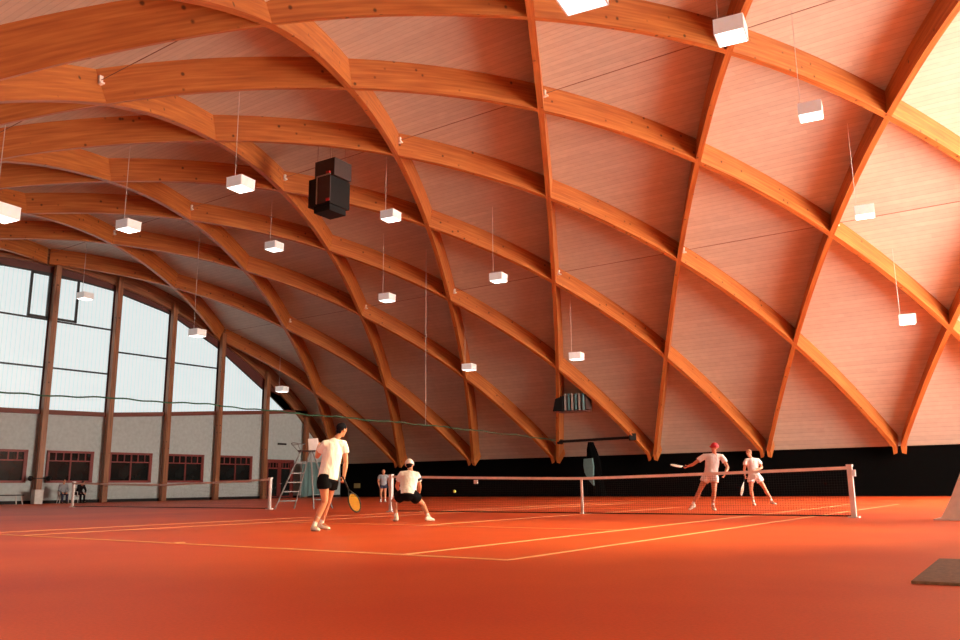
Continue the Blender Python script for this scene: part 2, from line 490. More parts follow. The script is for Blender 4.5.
# ------------------------------------------------------------------ floor and walls
YF = 48.2; YN = -1.3
mb = MB(); mb.box(((XG + XR) / 2, (YF + YN) / 2, -.1), (XR - XG + .6, YF - YN + .6, .2)); struct('floor', mb, M['floor'])
mb = MB(); mb.box(((XG + XR) / 2, YF + .1, 1.35), (XR - XG + .6, .2, 2.7)); struct('wall_far', mb, M['curtain'])
mb = MB(); mb.box(((XG + XR) / 2, YN - .1, 1.35), (XR - XG + .6, .2, 2.7)); struct('wall_near', mb, M['wall'])
for i in range(6):                       # low windows in the near wall, behind the camera
    x0 = -16.4 + i * 4
    w = bpy.data.objects.new('window_%d' % (40 + i), None); C.objects.link(w); w.location = (x0, YN, .9); w['kind'] = 'structure'
    finish('glazing', MB().box((x0 + 1.8, YN + .01, 1.7), (3.4, .04, 1.5)), M['glass_near'], w)
    fr = MB()
    for z in (.93, 2.47): fr.box((x0 + 1.8, YN + .04, z), (3.6, .08, .08))
    for xx in (x0 + .05, x0 + 1.8, x0 + 3.55): fr.box((xx, YN + .04, 1.7), (.07, .08, 1.5))
    finish('frame', fr, M['redframe'], w)

cols = [4, 8, 12, 16, 20, 24.05, 28.0, 32.0, 36.0, 40.1, 44.05]
tr_pts = [(-2, 5.05), (22, 5.10), (28, 5.22), (32, 5.52), (36, 5.85), (40, 6.15), (42.2, 6.35), (49, 6.6)]
def interp(pts, y):
    for (a, b), (c, d) in zip(pts, pts[1:]):
        if y <= c: return b + (d - b) * max(0, (y - a) / (c - a))
    return pts[-1][1]
def sill(y): return interp(tr_pts, y)
arcpts = [(4.9, 6.6), (10, 9.9), (17, 12.5), (20.96, 13.25), (23.8, 13.3), (24.4, 13.29), (27.77, 13.04), (28.3, 12.9), (31.7, 12.25), (32.3, 12.0), (35.75, 10.45), (36.3, 10.1), (39.8, 7.95), (40.35, 7.65), (42.2, 6.40)]
def glasstop(y): return interp(arcpts, y)
# masonry below, boarding above
mb = MB()
ys = [YN + .02, 10, 22, 28, 32, 36, 40, 42.2, 45.6]
poly = [(XG, YF, 0), (XG, YN, 0), (XG, YN, 2.6)] + [(XG, y, sill(y) if y > 4 else 3.2) for y in ys] + [(XG, 47.9, 2.5), (XG, YF, 2.5)]
poly[3] = (XG, 0.2, 3.0)
wins = [(20.45, 23.42), (24.64, 27.30), (28.43, 31.20), (32.38, 35.10), (36.36, 39.18)]
struct('wall_left', MB().prism(poly, (-.25, 0, 0)), M['wall'])
up = [(XG - .02, y, sill(y) + .02) for y in (4.2, 22, 28, 32, 36, 40, 42.2, 45.4)]
outer = [deckpt(t, XG - .02, -.02) for t in [.45 + i * (7.1 / 50) for i in range(51)]]
struct('trim_1', MB().prism(up + outer, (-.2, 0, 0)), M['spandrel'])

# gable glazing, one window per bay
def glass_bay(n, ya, yb, transoms, casement=None, right=False):
    x = XG + .02
    ys = [ya + (yb - ya) * i / 8 for i in range(9)]
    top = [(y, glasstop(y)) for y in ys if glasstop(y) > sill(y) + .05]
    poly = [(x, y, sill(y) + .12) for y in ys if glasstop(y) > sill(y) + .15] + [(x, y, z) for y, z in reversed(top)]
    w = bpy.data.objects.new('window_%d' % n, None); C.objects.link(w); w.location = (XG, ya, sill(ya)); w['kind'] = 'structure'
    finish('glazing', MB().prism(poly, (.03, 0, 0)), M['glass_left'], w)
    fr = MB()
    for z in transoms: fr.box((x + .06, (ya + yb) / 2, z), (.08, yb - ya, .10))
    for i in range(8):
        y1, y2 = ys[i], ys[i+1]; z1, z2 = glasstop(y1), glasstop(y2)
        if z1 < sill(y1) + .1: continue
        fr.rings([[V((x + .02, y1, z1)), V((x + .1, y1, z1)), V((x + .1, y1, z1 - .09)), V((x + .02, y1, z1 - .09))],
                  [V((x + .02, y2, z2)), V((x + .1, y2, z2)), V((x + .1, y2, z2 - .09)), V((x + .02, y2, z2 - .09))]])
    if fr.f: finish('frame', fr, M['darkframe'], w)
    if casement:
        a, b, z0, z1 = casement; cf = MB(); e = .13
        cf.box((x + .08, (a + b) / 2, z0), (.1, b - a, e)); cf.box((x + .08, (a + b) / 2, z1), (.1, b - a, e))
        cf.box((x + .08, a, (z0 + z1) / 2), (.1, e, z1 - z0 + e)); cf.box((x + .08, b, (z0 + z1) / 2), (.1, e, z1 - z0 + e))
        finish('casement', cf, M['darkframe'], w)
hw = .2
glass_bay(1, 24.05 + hw, 28 - hw, [10.48, 7.72], (24.32, 25.50, 10.62, 13.16))
glass_bay(2, 20 + hw, 24.05 - hw, [10.5, 7.70], (22.72, 23.78, 10.62, 13.16))
glass_bay(3, 28 + hw, 32 - hw, [9.15])
glass_bay(4, 32 + hw, 36 - hw, [8.95])
glass_bay(5, 36 + hw, 40.1 - hw, [])
glass_bay(6, 40.1 + hw, 42.05, [])
glass_bay(7, 16 + hw, 20 - hw, [10.5, 7.70]); glass_bay(8, 12 + hw, 16 - hw, [7.7]); glass_bay(9, 8 + hw, 12 - hw, [7.7])

# long transom beam and base board of the gable
mb = MB(); yy = [1.5, 10, 22, 28, 32, 36, 40, 42.4, 44.2]
mb.rings([[V((XG, y, sill(y) - .12)), V((XG + .2, y, sill(y) - .12)), V((XG + .2, y, sill(y) + .14)), V((XG, y, sill(y) + .14))] for y in yy])
struct('trim_2', mb, M['transom'])
mb = MB(); mb.box((XG + .04, (YN + YF) / 2, .09), (.06, YF - YN, .18)); struct('baseboard_left', mb, M['black'])

col_lab = {24.05: 'tall brown timber post leftmost in view, white bin standing at its foot',
           28.0: 'tall brown timber post just right of the two seated people',
           32.0: 'tall brown timber post third from the left, between two windows',
           36.0: 'tall brown timber post fourth from the left, right of the third full window',
           40.1: 'tall brown timber post just left of the red door',
           44.05: 'short brown timber post behind the umpire chair, under the roof slope'}
for y in cols:
    if y not in col_lab: continue
    z1 = min(prof([t for t in [i / 50 for i in range(400)] if prof(t).y <= y][0]).z + .5, 99)
    m1 = MB(); box_uv(m1, (XG + .37, y, z1 / 2), (.30, .32, z1))
    tag(finish('timber_post', m1, M['column'], origin=(XG + .37, y, 0)), col_lab[y], 'post', 'timber posts of the gable')

# red framed windows in the masonry
def red_window(n, ya, yb, z0=1.22, z1=2.92):
    w = bpy.data.objects.new('window_%d' % n, None); C.objects.link(w); w.location = (XG, ya, z0); w['kind'] = 'structure'
    x = XG + .03
    finish('pane', MB().box((x, (ya + yb) / 2, (z0 + z1) / 2), (.05, yb - ya, z1 - z0)), M['darkglass'], w)
    fr = MB(); e = .13; ym = (ya + yb) / 2; zt = z1 - .52
    fr.box((x + .04, ym, z0), (.1, yb - ya + e, e)); fr.box((x + .04, ym, z1), (.1, yb - ya + e, e))
    fr.box((x + .04, ya, (z0 + z1) / 2), (.1, e, z1 - z0)); fr.box((x + .04, yb - .04, (z0 + z1) / 2), (.1, e * 1.5, z1 - z0))
    finish('window_frame', fr, M['redframe'], w)
    mu = MB(); mu.box((x + .05, ym, (z0 + z1) / 2), (.06, .08, z1 - z0)); mu.box((x + .05, ym, zt), (.06, yb - ya, .07))
    for k in (1, 2, 4, 5): mu.box((x + .05, ya + (yb - ya) * k / 6, (zt + z1) / 2), (.05, .06, z1 - zt))
    finish('glazing_bar', mu, M['redframe'], w)
for i, (a, b) in enumerate(wins): red_window(10 + i, a, b)

# red double door
d = bpy.data.objects.new('door_1', None); C.objects.link(d); d.location = (XG, 40.45, 0); d['kind'] = 'structure'
ya, yb, z1 = 40.50, 43.05, 2.72; x = XG + .03; ym = (ya + yb) / 2
fr = MB(); fr.box((x + .05, ym, z1), (.12, yb - ya + .15, .16))
for y in (ya, yb): fr.box((x + .05, y, z1 / 2), (.12, .16, z1))
finish('door_frame', fr, M['redframe'], d)
for s in (0, 1):
    y0, y1 = (ya + .08, ym - .02) if s == 0 else (ym + .02, yb - .08)
    lf = MB()
    for y in (y0 + .07, y1 - .07): lf.box((x + .05, y, z1 / 2), (.07, .14, z1 - .1))
    for z in (.12, z1 - .55, z1 - .12): lf.box((x + .05, (y0 + y1) / 2, z), (.07, y1 - y0, .09))
    for k in (1, 2, 3): lf.box((x + .05, y0 + (y1 - y0) * k / 4, z1 - .34), (.05, .05, .45))
    o = finish('door_leaf', lf, M['redframe'], d)
    finish('door_glass', MB().box((x + .01, (y0 + y1) / 2, z1 / 2), (.03, y1 - y0, z1 - .1)), M['darkglass'], o)
finish('door_handle', MB().box((x + .12, ym + .12, 1.05), (.05, .12, .04)), M['steel'], d)
# small dark vent above the door
tag(finish('wall_vent', MB().box((XG + .03, 42.0, 3.95), (.06, .8, .13)), M['black'], origin=(XG, 42.0, 3.9)), 'small black slot vent on the pale wall above the red door', 'vent')

# right gable, behind the frame: low masonry and tall windows up to the arch
xr = XR; WZ0, WY0, WY1 = 1.0, 26, 42
struct('wall_right', MB().box((xr + .12, (YN + YF) / 2, WZ0 / 2), (.25, YF - YN, WZ0)), M['wall'])
def gz(y):
    best = min((abs(deckpt(i / 100).y - y), deckpt(i / 100).z) for i in range(801)); return best[1] - .02
for nm, y0, y1 in (('trim_3', YN + .1, WY0), ('trim_7', WY1, YF - .4)):
    qs = [y0 + (y1 - y0) * i / 20 for i in range(21)]
    struct(nm, MB().prism([(xr, y0, WZ0), (xr, y1, WZ0)] + [(xr, q, max(WZ0 + .1, gz(q))) for q in reversed(qs)], (.2, 0, 0)), M['spandrel'])
k = 20
for y in range(WY0, WY1, 4):
    w = bpy.data.objects.new('window_%d' % k, None); C.objects.link(w); w.location = (xr, y, WZ0); w['kind'] = 'structure'
    qs = [y + .15 + 3.7 * i / 8 for i in range(9)]
    finish('glazing', MB().prism([(xr, q, WZ0) for q in qs] + [(xr, q, gz(q)) for q in reversed(qs)], (.04, 0, 0)), M['glass_right'], w)
    fr = MB(); zt = gz(y + 2)
    for z in (WZ0 + .05, 4.0, 7.0, 10.0): fr.box((xr - .06, y + 2, z), (.1, 4.0, .12))
    fr.box((xr - .1, y, (WZ0 + zt) / 2 - .5), (.2, .3, zt - WZ0 - 1))
    finish('frame', fr, M['redframe'], w)
    k += 1
# ceiling edges: closing ledge under the boarding, far and near side
struct('trim_5', MB().box(((XG + XR) / 2, -1.25, 2.66), (XR - XG, .6, .12)), M['spandrel'])

# ------------------------------------------------------------------ court markings
XC, YNET, DL = -10.214, 18.926, 0.00458
ex = V((math.cos(DL), math.sin(DL), 0)); ey = V((-math.sin(DL), math.cos(DL), 0))
def cw(x, y, z=0, xc=XC): return V((xc, YNET, z)) + ex * x + ey * y
def seg(mb, a, b, w):
    a, b = V(a), V(b); d = (b - a).normalized(); n = V((-d.y, d.x, 0)) * w / 2
    p = [a - n, b - n, b + n, a + n]
    mb.rings([[q + V((0, 0, .001)) for q in p], [q + V((0, 0, .006)) for q in p]])
def markings(xc, label):
    mb = MB(); w = .055
    for sx in (-5.485, 5.485, -4.115, 4.115): seg(mb, cw(sx, -11.885, 0, xc), cw(sx, 11.885, 0, xc), w if sx > 0 else .010)
    for sy in (-11.885, 11.885): seg(mb, cw(-5.51, sy, .001, xc), cw(5.51, sy, .001, xc), .08)
    for sy in (-6.4, 6.4): seg(mb, cw(-4.115, sy, .001, xc), cw(4.115, sy, .001, xc), w)
    seg(mb, cw(0, -6.4, .0005, xc), cw(0, 6.4, .0005, xc), w)
    for sy in (-11.83, 11.83): seg(mb, cw(0, sy, .0015, xc), cw(0, sy - math.copysign(.15, sy), .0015, xc), w)
    tag(finish('court_markings', mb, M['line'], origin=cw(0, 0, 0, xc)), label, 'court lines', 'painted court lines')
markings(XC, 'pale orange lines of the near court, with its corner at bottom centre')
# the baseline runs on to the left past the near court
mb = MB(); seg(mb, cw(-5.6, -11.885, .001), cw(-19.0, -11.35, .001), .05)
tag(finish('floor_seam', mb, M['line'], origin=cw(-12, -11.6)), 'thin pale line on the carpet running on to the left edge from the near baseline', 'line')

# ------------------------------------------------------------------ nets
def net_set(xc, yo, label, sx=(-6.4, 6.4), near=True, dy=0):
    t = thing('tennis_net', label, 'net', (xc, YNET + yo, 0), group='tennis nets')
    def P(x, z): return V((xc, YNET + yo, z)) + ex * x
    a, b = sx; mid = (a + b) / 2; half = (b - a) / 2
    def ztop(x):
        u = abs(x - mid) / half
        return .914 + (1.05 - .914) * (u ** 1.25)
    n = 40; xs = [a + (b - a) * i / n for i in range(n + 1)]
    # netting as real strands
    mb = MB(); r = .0016; st = .055
    k = int((b - a) / st)
    for i in range(k + 1):
        x = a + (b - a) * i / k; z1 = ztop(x) - .03; p, q = P(x, .03), P(x, z1)
        u = ex * r; w = ey * r
        mb.rings([[p - u, p - w, p + u, p + w], [q - u, q - w, q + u, q + w]], cap=False)
    for j in range(1, 18):
        row = [P(x, .03 + (ztop(x) - .06) * j / 18) for x in xs]
        mb.rings([[p + V((0, 0, r)), p + ey * r, p - V((0, 0, r)), p - ey * r] for p in row], cap=False)
    finish('netting', mb, M['net'], t)
    tp = MB(); tp.rings([[P(x, ztop(x) + .012) + ey * .012, P(x, ztop(x) + .012) - ey * .012, P(x, ztop(x) - .055) - ey * .012, P(x, ztop(x) - .055) + ey * .012] for x in xs])
    finish('tape', tp, M['tape'], t)
    bt = MB(); bt.tube([P(x, .035) for x in xs], .016, 6); finish('bottom_cord', bt, M['net'], t)
    if near:
        cs = MB(); cs.box(P(mid, .46), (.055, .03, .90)); cs.box(P(mid, .03), (.10, .10, .04)); finish('centre_strap', cs, M['tape'], t)
        for xt in (mid - 3.3, mid + 4.35):
            tg = MB(); z = ztop(xt) - .13; tg.box(P(xt, z), (.13, .02, .11)); finish('net_tag', tg, M['white'], t)
    for x in (a, b):
        po = MB(); po.box(P(x, .53), (.10, .10, 1.06)) if near else po.tube([P(x, 0), P(x, 1.06)], .06, 12)
        po.box(P(x, 1.075), (.12, .12, .05))
        po.box(P(x, .015), (.22, .16, .03))
        o = finish('post', po, M['white'], t)
        if near:
            wd = MB(); wd.box(P(x + (.08 if x > mid else -.08), .92), (.06, .07, .14)); finish('winder', wd, M['steel'], o)
net_set(XC, 0, 'tennis net with white tape and centre strap across the near court')
net_set(-29.5, .9, 'tennis net far left before the gable wall, its white post beside the ladder chair', near=False, sx=(-6.4, 6.4))
tag(finish('tennis_ball', MB().ell((-15.0, 19.9, .58), (.045,) * 3), M['ball'], origin=(-15.0, 19.9, .535), smooth=True), 'yellow tennis ball in flight behind the net, right of the crouching player', 'ball')

# ------------------------------------------------------------------ pendant lamps
def lamp(x, y, z, label, size=.62, tilt=0.0, rot=.15):
    zt = deck_z(y) - .02
    t = thing('pendant_lamp', label, 'lamp', (x, y, z - .17), group='white pendant lamps')
    R = Matrix.Rotation(rot, 3, 'Z') @ Matrix.Rotation(tilt, 3, 'Y')
    h = .34; c = V((x, y, z))
    m1 = MB(); s = size
    # housing: open box, walls and top
    for dx, dy, sx, sy in ((-s/2, 0, .03, s), (s/2, 0, .03, s), (0, -s/2, s, .03), (0, s/2, s, .03)):
        m1.box(c + R @ V((dx, dy, 0)), (sx, sy, h), R)
    m1.box(c + R @ V((0, 0, h/2)), (s + .03, s + .03, .03), R)
    finish('housing', m1, M['lampbody'], t)
    m2 = MB().box(c + R @ V((0, 0, -h/2 + .012)), (s - .03, s - .03, .03), R); finish('diffuser', m2, M['diffuser'], t)
    a = c + R @ V((-s * .42, 0, h/2))
    m3 = MB().tube([a, (a.x, a.y, zt)], .012, 6); finish('cable', m3, M['cable'], t)
LAMPS = [
 (-4.93, 9.6, 7.75, 'white pendant lamp cut off by the top edge, above the middle'),
 (-5.00, 16.95, 10.65, 'largest white pendant lamp at upper right, in front of a rib crossing'),
 (-4.90, 23.78, 11.32, 'white pendant lamp second from the top of the right hand row'),
 (-4.88, 30.92, 10.21, 'white pendant lamp third from the top of the right hand row'),
 (-4.88, 38.5, 7.49, 'white pendant lamp lowest and smallest of the right hand row'),
 (-20.55, 38.0, 7.39, 'white pendant lamp lowest in the middle, above the silver heater'),
 (-20.60, 30.76, 10.2, 'white pendant lamp left of the upright middle rib'),
 (-22.05, 24.86, 11.91, 'white pendant lamp below and right of the big black heater'),
 (-21.05, 16.35, 10.50, 'white glowing pendant lamp left of the big black heater'),
 (-22.45, 9.75, 8.0, 'white pendant lamp cut by the left edge'),
 (-28.3, 16.87, 10.62, 'white pendant lamp at left, above the top of the gable glazing'),
 (-29.95, 25.4, 12.12, 'white pendant lamp between the ribs left of centre, below the glowing one'),
 (-27.5, 30.8, 10.23, 'white pendant lamp at centre left, straight below the one under the heater'),
 (-28.0, 38.6, 7.55, 'white pendant lamp low at centre, between two descending ribs'),
 (-43.4, 38.0, 7.36, 'small pendant lamp above the umpire chair, beside the glazing end'),
 (-44.5, 24.25, 11.53, 'small pendant lamp hanging in front of the glazing at upper left'),
 (-36.4, 26.0, 8.72, 'small pendant lamp on a long cable in front of the right glazing panes'),
]
for l in LAMPS: lamp(*l)

# ------------------------------------------------------------------ black heater under the crown
hx, hy, hz = -23.2, 22.4, 12.35; K = 1.12
def HB(dx, dy, dz, sx, sy, sz, rot=None): return MB().box((hx + dx * K, hy + dy * K, hz + dz * K), (sx * K, sy * K, sz * K), rot if rot is not None else RH)
t = thing('unit_heater', 'big black and brown air heater hung under the roof at upper left', 'heater', (hx, hy, hz - .7))
RH = Matrix.Rotation(.05, 3, 'Z')
finish('casing', HB(0, 0, 0, 1.05, 1.05, 1.05), M['black'], t, bevel=.02)
finish('intake_box', HB(.05, .12, .92, .95, .9, .66), M['darkbrown'], t)
finish('outlet_hood', HB(.08, -.02, -.63, .75, .85, .24), M['black'], t)
finish('side_panel', HB(.30, -.55, 0, .60, .04, .95), M['darkbrown'], t)
ed = HB(-.05, -.57, .02, .04, .03, 1.0); e2 = HB(.28, -.57, .53, .66, .03, .04); ed.add(e2.v, e2.f); finish('edge_strip', ed, M['steel'], t)
lv = MB()
for k in range(7): q = HB(-.54, 0, -.38 + k * .13, .04, .9, .03, Matrix.Rotation(.4, 3, 'Y')); lv.add(q.v, q.f)
finish('louvre', lv, M['black'], t)
finish('label_plate', HB(.52, -.58, -.42, .16, .02, .10), M['red'], t)
finish('red_cap', HB(.30, -.36, .70, .16, .08, .10), M['red'], t)
for dx in (-.4, .45):
    for dy in (-.3, .4): finish('hanger', MB().tube([(hx + dx, hy + dy, hz + 1.3), (hx + dx, hy + dy, deck_z(hy + dy) - .02)], .010, 6), M['rod'], t)

# small silver heater low in the middle
sx_, sy2, sz_ = -24.1, 44.0, 5.60
t = thing('unit_heater', 'small silver finned air heater with dark mouth, hung low near the middle', 'heater', (sx_, sy2, 5.2))
finish('casing', MB().box((-24.1, 44.05, 5.62), (2.0, .7, .9)), M['darkbrown'], t)
m1 = MB(); m1.rings([[V((-25.35, 43.6, 5.15)), V((-24.6, 43.5, 5.10)), V((-24.6, 43.5, 6.0)), V((-25.15, 43.6, 5.9))],
                     [V((-25.3, 44.2, 5.25)), V((-24.6, 44.2, 5.25)), V((-24.6, 44.2, 5.9)), V((-25.3, 44.2, 5.8))]])
finish('outlet_hood', m1, M['black'], t)
for k in range(6):
    x = -24.45 + k * .24
    o = finish('fin', MB().box((x, 43.62, 5.66 - .01 * k), (.09, .14, 1.0)), M['silverfin'] if k % 2 == 0 else M['tealfin'], t)
hg = MB()
for x in (-24.9, -23.3): hg.tube([(x, 44.1, 6.0), (x, 44.1, deck_z(44.1) - .02)], .02, 6)
hg.box((-24.1, 44.0, 5.08), (2.0, .8, .05))
finish('hanger', hg, M['rod'], t)

# ------------------------------------------------------------------ curtain bar, hanging net bundle, rope
t = thing('curtain_bar', 'black horizontal bar ending at a rib, above the net centre strap', 'bar', (-24, 46.25, 3.4))
finish('rail', MB().tube([(-26.5, 46.25, 3.46), (-21.35, 46.25, 3.53)], .085, 8), M['black'], t)
finish('end_box', MB().box((-21.35, 46.2, 3.55), (.42, .4, .42), .5), M['black'], t, bevel=.03)
finish('bracket', MB().box((-26.5, 46.4, 3.46), (.14, .5, .3)), M['black'], t)
t = thing('gathered_curtain', 'dark gathered dividing curtain with a teal fold, hanging from the black bar', 'curtain', (-24.3, 46.2, 0))
rr = [(3.36, .10), (2.9, .28), (2.2, .44), (1.5, .46), (.8, .48), (.03, .56)]
rings = []
for z, w in rr:
    ring = []
    for j in range(28):
        a = 2 * PI * j / 28; k = 1 + .16 * math.sin(7 * a + z * 2)
        ring.append(V((-24.25 + (3.45 - z) * .10 + w * k * math.cos(a), 46.3 + .28 * k * math.sin(a), z)))
    rings.append(ring)
finish('cloth', MB().rings(rings), M['curtain'], t, smooth=True)
fold = [[V((x, y, z)), V((x + w, y - .05, z - d)), V((x + w, y + .1, z - d)), V((x, y + .15, z))] for x, y, z, w, d in
        ((-24.58, 45.92, 2.32, .60, -.03), (-24.60, 45.90, 1.9, .70, .08), (-24.55, 45.92, 1.5, .60, .15), (-24.35, 45.92, 1.1, .40, .12), (-24.05, 45.95, .75, .10, .05))]
finish('teal_fold', MB().rings(fold), M['teal'], t)

rp = [(2.0, 3.40), (8, 3.56), (12.1, 3.69), (15.4, 3.80), (19.8, 3.89), (23.9, 3.84), (32.85, 3.82), (43.1, 3.64), (46.2, 3.52)]
pts = []
for i in range(241):
    y = 2 + (46.2 - 2) * i / 240
    pts.append((-26.6, y, interp(rp, y) + .014 * math.sin(y * 5.5) + .02 * math.sin(y * 1.7)))
t = thing('divider_rope', 'long green rope slung across the hall above the players heads', 'rope', (-26.6, 2, 0))
finish('rope', MB().tube(pts, .028, 6), M['rope'], t)
finish('suspension_cable', MB().tube([(-26.6, 32.85, 3.82), (-26.6, 32.85, deck_z(32.85) - .02)], .012, 6), M['cable'], t)

# small olive panel on the black wall
tag(finish('wall_panel', MB().box((-45.9, 48.18, .86), (.62, .06, .36)), M['sign'], origin=(-45.9, 48.2, .68)), 'small olive rectangle low on the black curtain beside the near racket', 'panel')
# teal sheet in the corner
mb = MB(); n = 22
for z0, z1 in ((.05, 2.62),):
    front = [V((XG + 1.2 + .05 * math.sin(i * 1.3), 42.95 + i * 1.95 / n, z0 + .25 * (i / n))) for i in range(n + 1)]
    top = [V((XG + 1.2 + .03 * math.sin(i * 1.3), 42.95 + i * 1.95 / n, z1)) for i in range(n + 1)]
    loop1 = front + [p + V((.03, 0, 0)) for p in reversed(front)]; loop2 = top + [p + V((.03, 0, 0)) for p in reversed(top)]
    mb.rings([loop1, loop2])
t = thing('hanging_sheet', 'pale teal sheet hanging behind the umpire chair in the corner', 'curtain', (XG + 1.2, 43.9, 0))
finish('sheet', mb, M['teal'], t); finish('rail', MB().tube([(XG + 1.2, 42.85, 2.66), (XG + 1.2, 45.05, 2.66)], .03, 8), M['steel'], t)
for y in (42.87, 45.03): finish('pole', MB().tube([(XG + 1.2, y, 0), (XG + 1.2, y, 2.66)], .025, 6), M['steel'], t)

# ------------------------------------------------------------------ umpire chair
ux, uy = -22.35, 20.75
az = math.atan2(-ux, uy)          # local y points away from the camera
t = thing('umpire_chair', 'tall grey ladder umpire chair beside the near player', 'umpire chair', (ux, uy, 0), az)
def U(p): return V(p)
legs = [((-.98, -.25, 0), (-.16, -.12, 2.0)), ((-.32, .30, 0), (.16, .10, 2.0)), ((.36, -.22, 0), (.20, -.14, 2.0)), ((1.02, .30, 0), (.26, .12, 2.0))]
for a, b in legs: finish('leg', MB().tube([a, b], .026, 8), M['chairsteel'], t, local=True)
for k, fr_ in enumerate((.14, .30, .46, .62, .80)):
    a = V(legs[0][0]).lerp(V(legs[0][1]), fr_); b = V(legs[1][0]).lerp(V(legs[1][1]), fr_)
    m1 = MB().tube([a, b], .02, 6); m1.box((a + b) / 2, ((b - a).length * .92, .09, .025), math.atan2((b - a).y, (b - a).x))
    finish('rung', m1, M['chairsteel'], t, local=True)
for (i, j) in ((2, 3),):
    a = V(legs[i][0]).lerp(V(legs[i][1]), .16); b = V(legs[j][0]).lerp(V(legs[j][1]), .16)
    finish('brace', MB().tube([a, b], .02, 6), M['chairsteel'], t, local=True)
st = MB(); st.box((.05, 0, 2.02), (.62, .52, .04)); finish('seat', st, M['darkbrown'], t, local=True, bevel=.01)
bk = MB(); bk.box((.28, -.10, 2.26), (.36, .05, .42), Matrix.Rotation(-.08, 3, 'Y')); finish('score_board', bk, M['white'], t, local=True, bevel=.015)
ring = [(-.25 + .24 * math.cos(a), .05 + .26 * math.sin(a), 2.28 + .09 * math.sin(2 * a) * .3) for a in [2 * PI * i / 20 for i in range(21)]]
am = MB().tube(ring, .018, 6)
for a in (.9, 3.0, 4.6): am.tube([(-.25 + .24 * math.cos(a), .05 + .26 * math.sin(a), 2.28), (-.15 + .1 * math.cos(a), .05 + .2 * math.sin(a), 2.03)], .014, 6)
finish('arm_rail', am, M['chairsteel'], t, local=True)

# ------------------------------------------------------------------ right edge: white post with flared foot, mat
t = thing('canvas_stand', 'white flared stand cut off by the right edge of the photo', 'stand', (-1.25, 18.9, 0))
m1 = MB(); rings = []
for z, w, dx in ((0.0, .80, .25), (.03, .70, .25), (.4, .50, .25), (.8, .32, .25), (1.2, .15, .25), (1.35, .07, .25)):
    rings.append([V((-1.75 + dx + w * math.cos(2 * PI * j / 16), 18.9 + w * .8 * math.sin(2 * PI * j / 16), z)) for j in range(16)])
finish('cover', MB().rings(rings), M['tape'], t, smooth=True)
finish('base_plate', MB().box((-1.25, 18.9, .012), (2.0, 1.5, .024)), M['white'], t)
m1 = MB(); m1.prism([(-1.04, 6.86, .001), (.25, 6.95, .001), (.15, 9.05, .001), (-1.10, 8.95, .001)], (0, 0, .022))
tag(finish('door_mat', m1, M['mat'], origin=(-.4, 7.9, 0), bevel=.004), 'brown mat lying on the carpet at the right edge', 'mat')

# ------------------------------------------------------------------ plastic chairs, bin, table, wall knobs by the gable
def plastic_chair(x, y, rot, label):
    t = thing('plastic_chair', label, 'chair', (x, y, 0), rot, 'white plastic chairs')
    s = MB().box((0, 0, .44), (.46, .46, .035)); finish('seat', s, M['plastic'], t, local=True, bevel=.01)
    b = MB().box((0, .22, .68), (.46, .035, .46), Matrix.Rotation(-.18, 3, 'X')); finish('backrest', b, M['plastic'], t, local=True, bevel=.01)
    for sx in (-1, 1):
        for sy in (-1, 1): finish('leg', MB().tube([(sx * .20, sy * .20, .43), (sx * .25, sy * .25, 0)], [.022, .018], 6), M['plastic'], t, local=True)
        finish('armrest', MB().tube([(sx * .25, .2, .64), (sx * .26, -.18, .64), (sx * .24, -.2, .44)], .02, 6), M['plastic'], t, local=True)
GX = XG + 1.5
plastic_chair(GX, 24.95, 1.35, 'white plastic chair under the person in grey by the window')
plastic_chair(GX, 25.85, 1.75, 'white plastic chair under the person in black by the net post')
t = thing('waste_bin', 'white bin standing at the foot of the leftmost post', 'bin', (GX - .5, 23.75, 0))
finish('body', MB().box((GX - .5, 23.75, .36), (.40, .46, .72), taper=1.08), M['plastic'], t, bevel=.02)
finish('lid', MB().box((GX - .5, 23.75, .75), (.45, .52, .06)), M['plastic'], t, bevel=.02)
t = thing('low_table', 'low dark bench table with white legs at the left edge', 'table', (GX + .1, 21.6, 0))
finish('table_top', MB().box((GX + .1, 21.5, .50), (.7, 2.2, .05)), M['black'], t, bevel=.01)
for dx in (-.28, .28):
    for dy in (-.9, .95): finish('leg', MB().tube([(GX + .1 + dx, 21.5 + dy, .49), (GX + .1 + dx * 1.2, 21.5 + dy * 1.1, 0)], .03, 6), M['plastic'], t)
t = thing('globe_light', 'pair of black globes on a bar across the leftmost post', 'lamp', (XG + .5, 24.05, 1.35))
finish('bar', MB().box((XG + .50, 24.05, 1.40), (.06, .95, .05)), M['black'], t)
for dy in (-.5, .5): finish('globe', MB().ell((XG + .50, 24.05 + dy, 1.40), (.15, .15, .15)), M['black'], t, smooth=True)

# ------------------------------------------------------------------ people
def remeshed(name, mb, mat, parent, voxel=.010, smooth_it=2):
    me = bpy.data.meshes.new('tmp'); me.from_pydata(mb.v, [], mb.f)
    bm = bmesh.new(); bm.from_mesh(me); bmesh.ops.recalc_face_normals(bm, faces=bm.faces); bm.to_mesh(me); bm.free()
    o = bpy.data.objects.new('tmp', me); C.objects.link(o)
    r = o.modifiers.new('r', 'REMESH'); r.mode = 'VOXEL'; r.voxel_size = voxel; r.use_smooth_shade = True
    if smooth_it:
        s = o.modifiers.new('s', 'SMOOTH'); s.factor = .5; s.iterations = smooth_it
    dg = bpy.context.evaluated_depsgraph_get(); dg.update()
    me2 = bpy.data.meshes.new_from_object(o.evaluated_get(dg)); me2.name = name
    bpy.data.objects.remove(o); bpy.data.meshes.remove(me)
    me2.materials.clear(); me2.materials.append(mat)
    for p in me2.polygons: p.use_smooth = True
    ob = bpy.data.objects.new(name, me2); C.objects.link(ob); ob.parent = parent
    return ob

def simple(name, mb, mat, parent): return finish(name, mb, mat, parent, local=True, smooth=True)

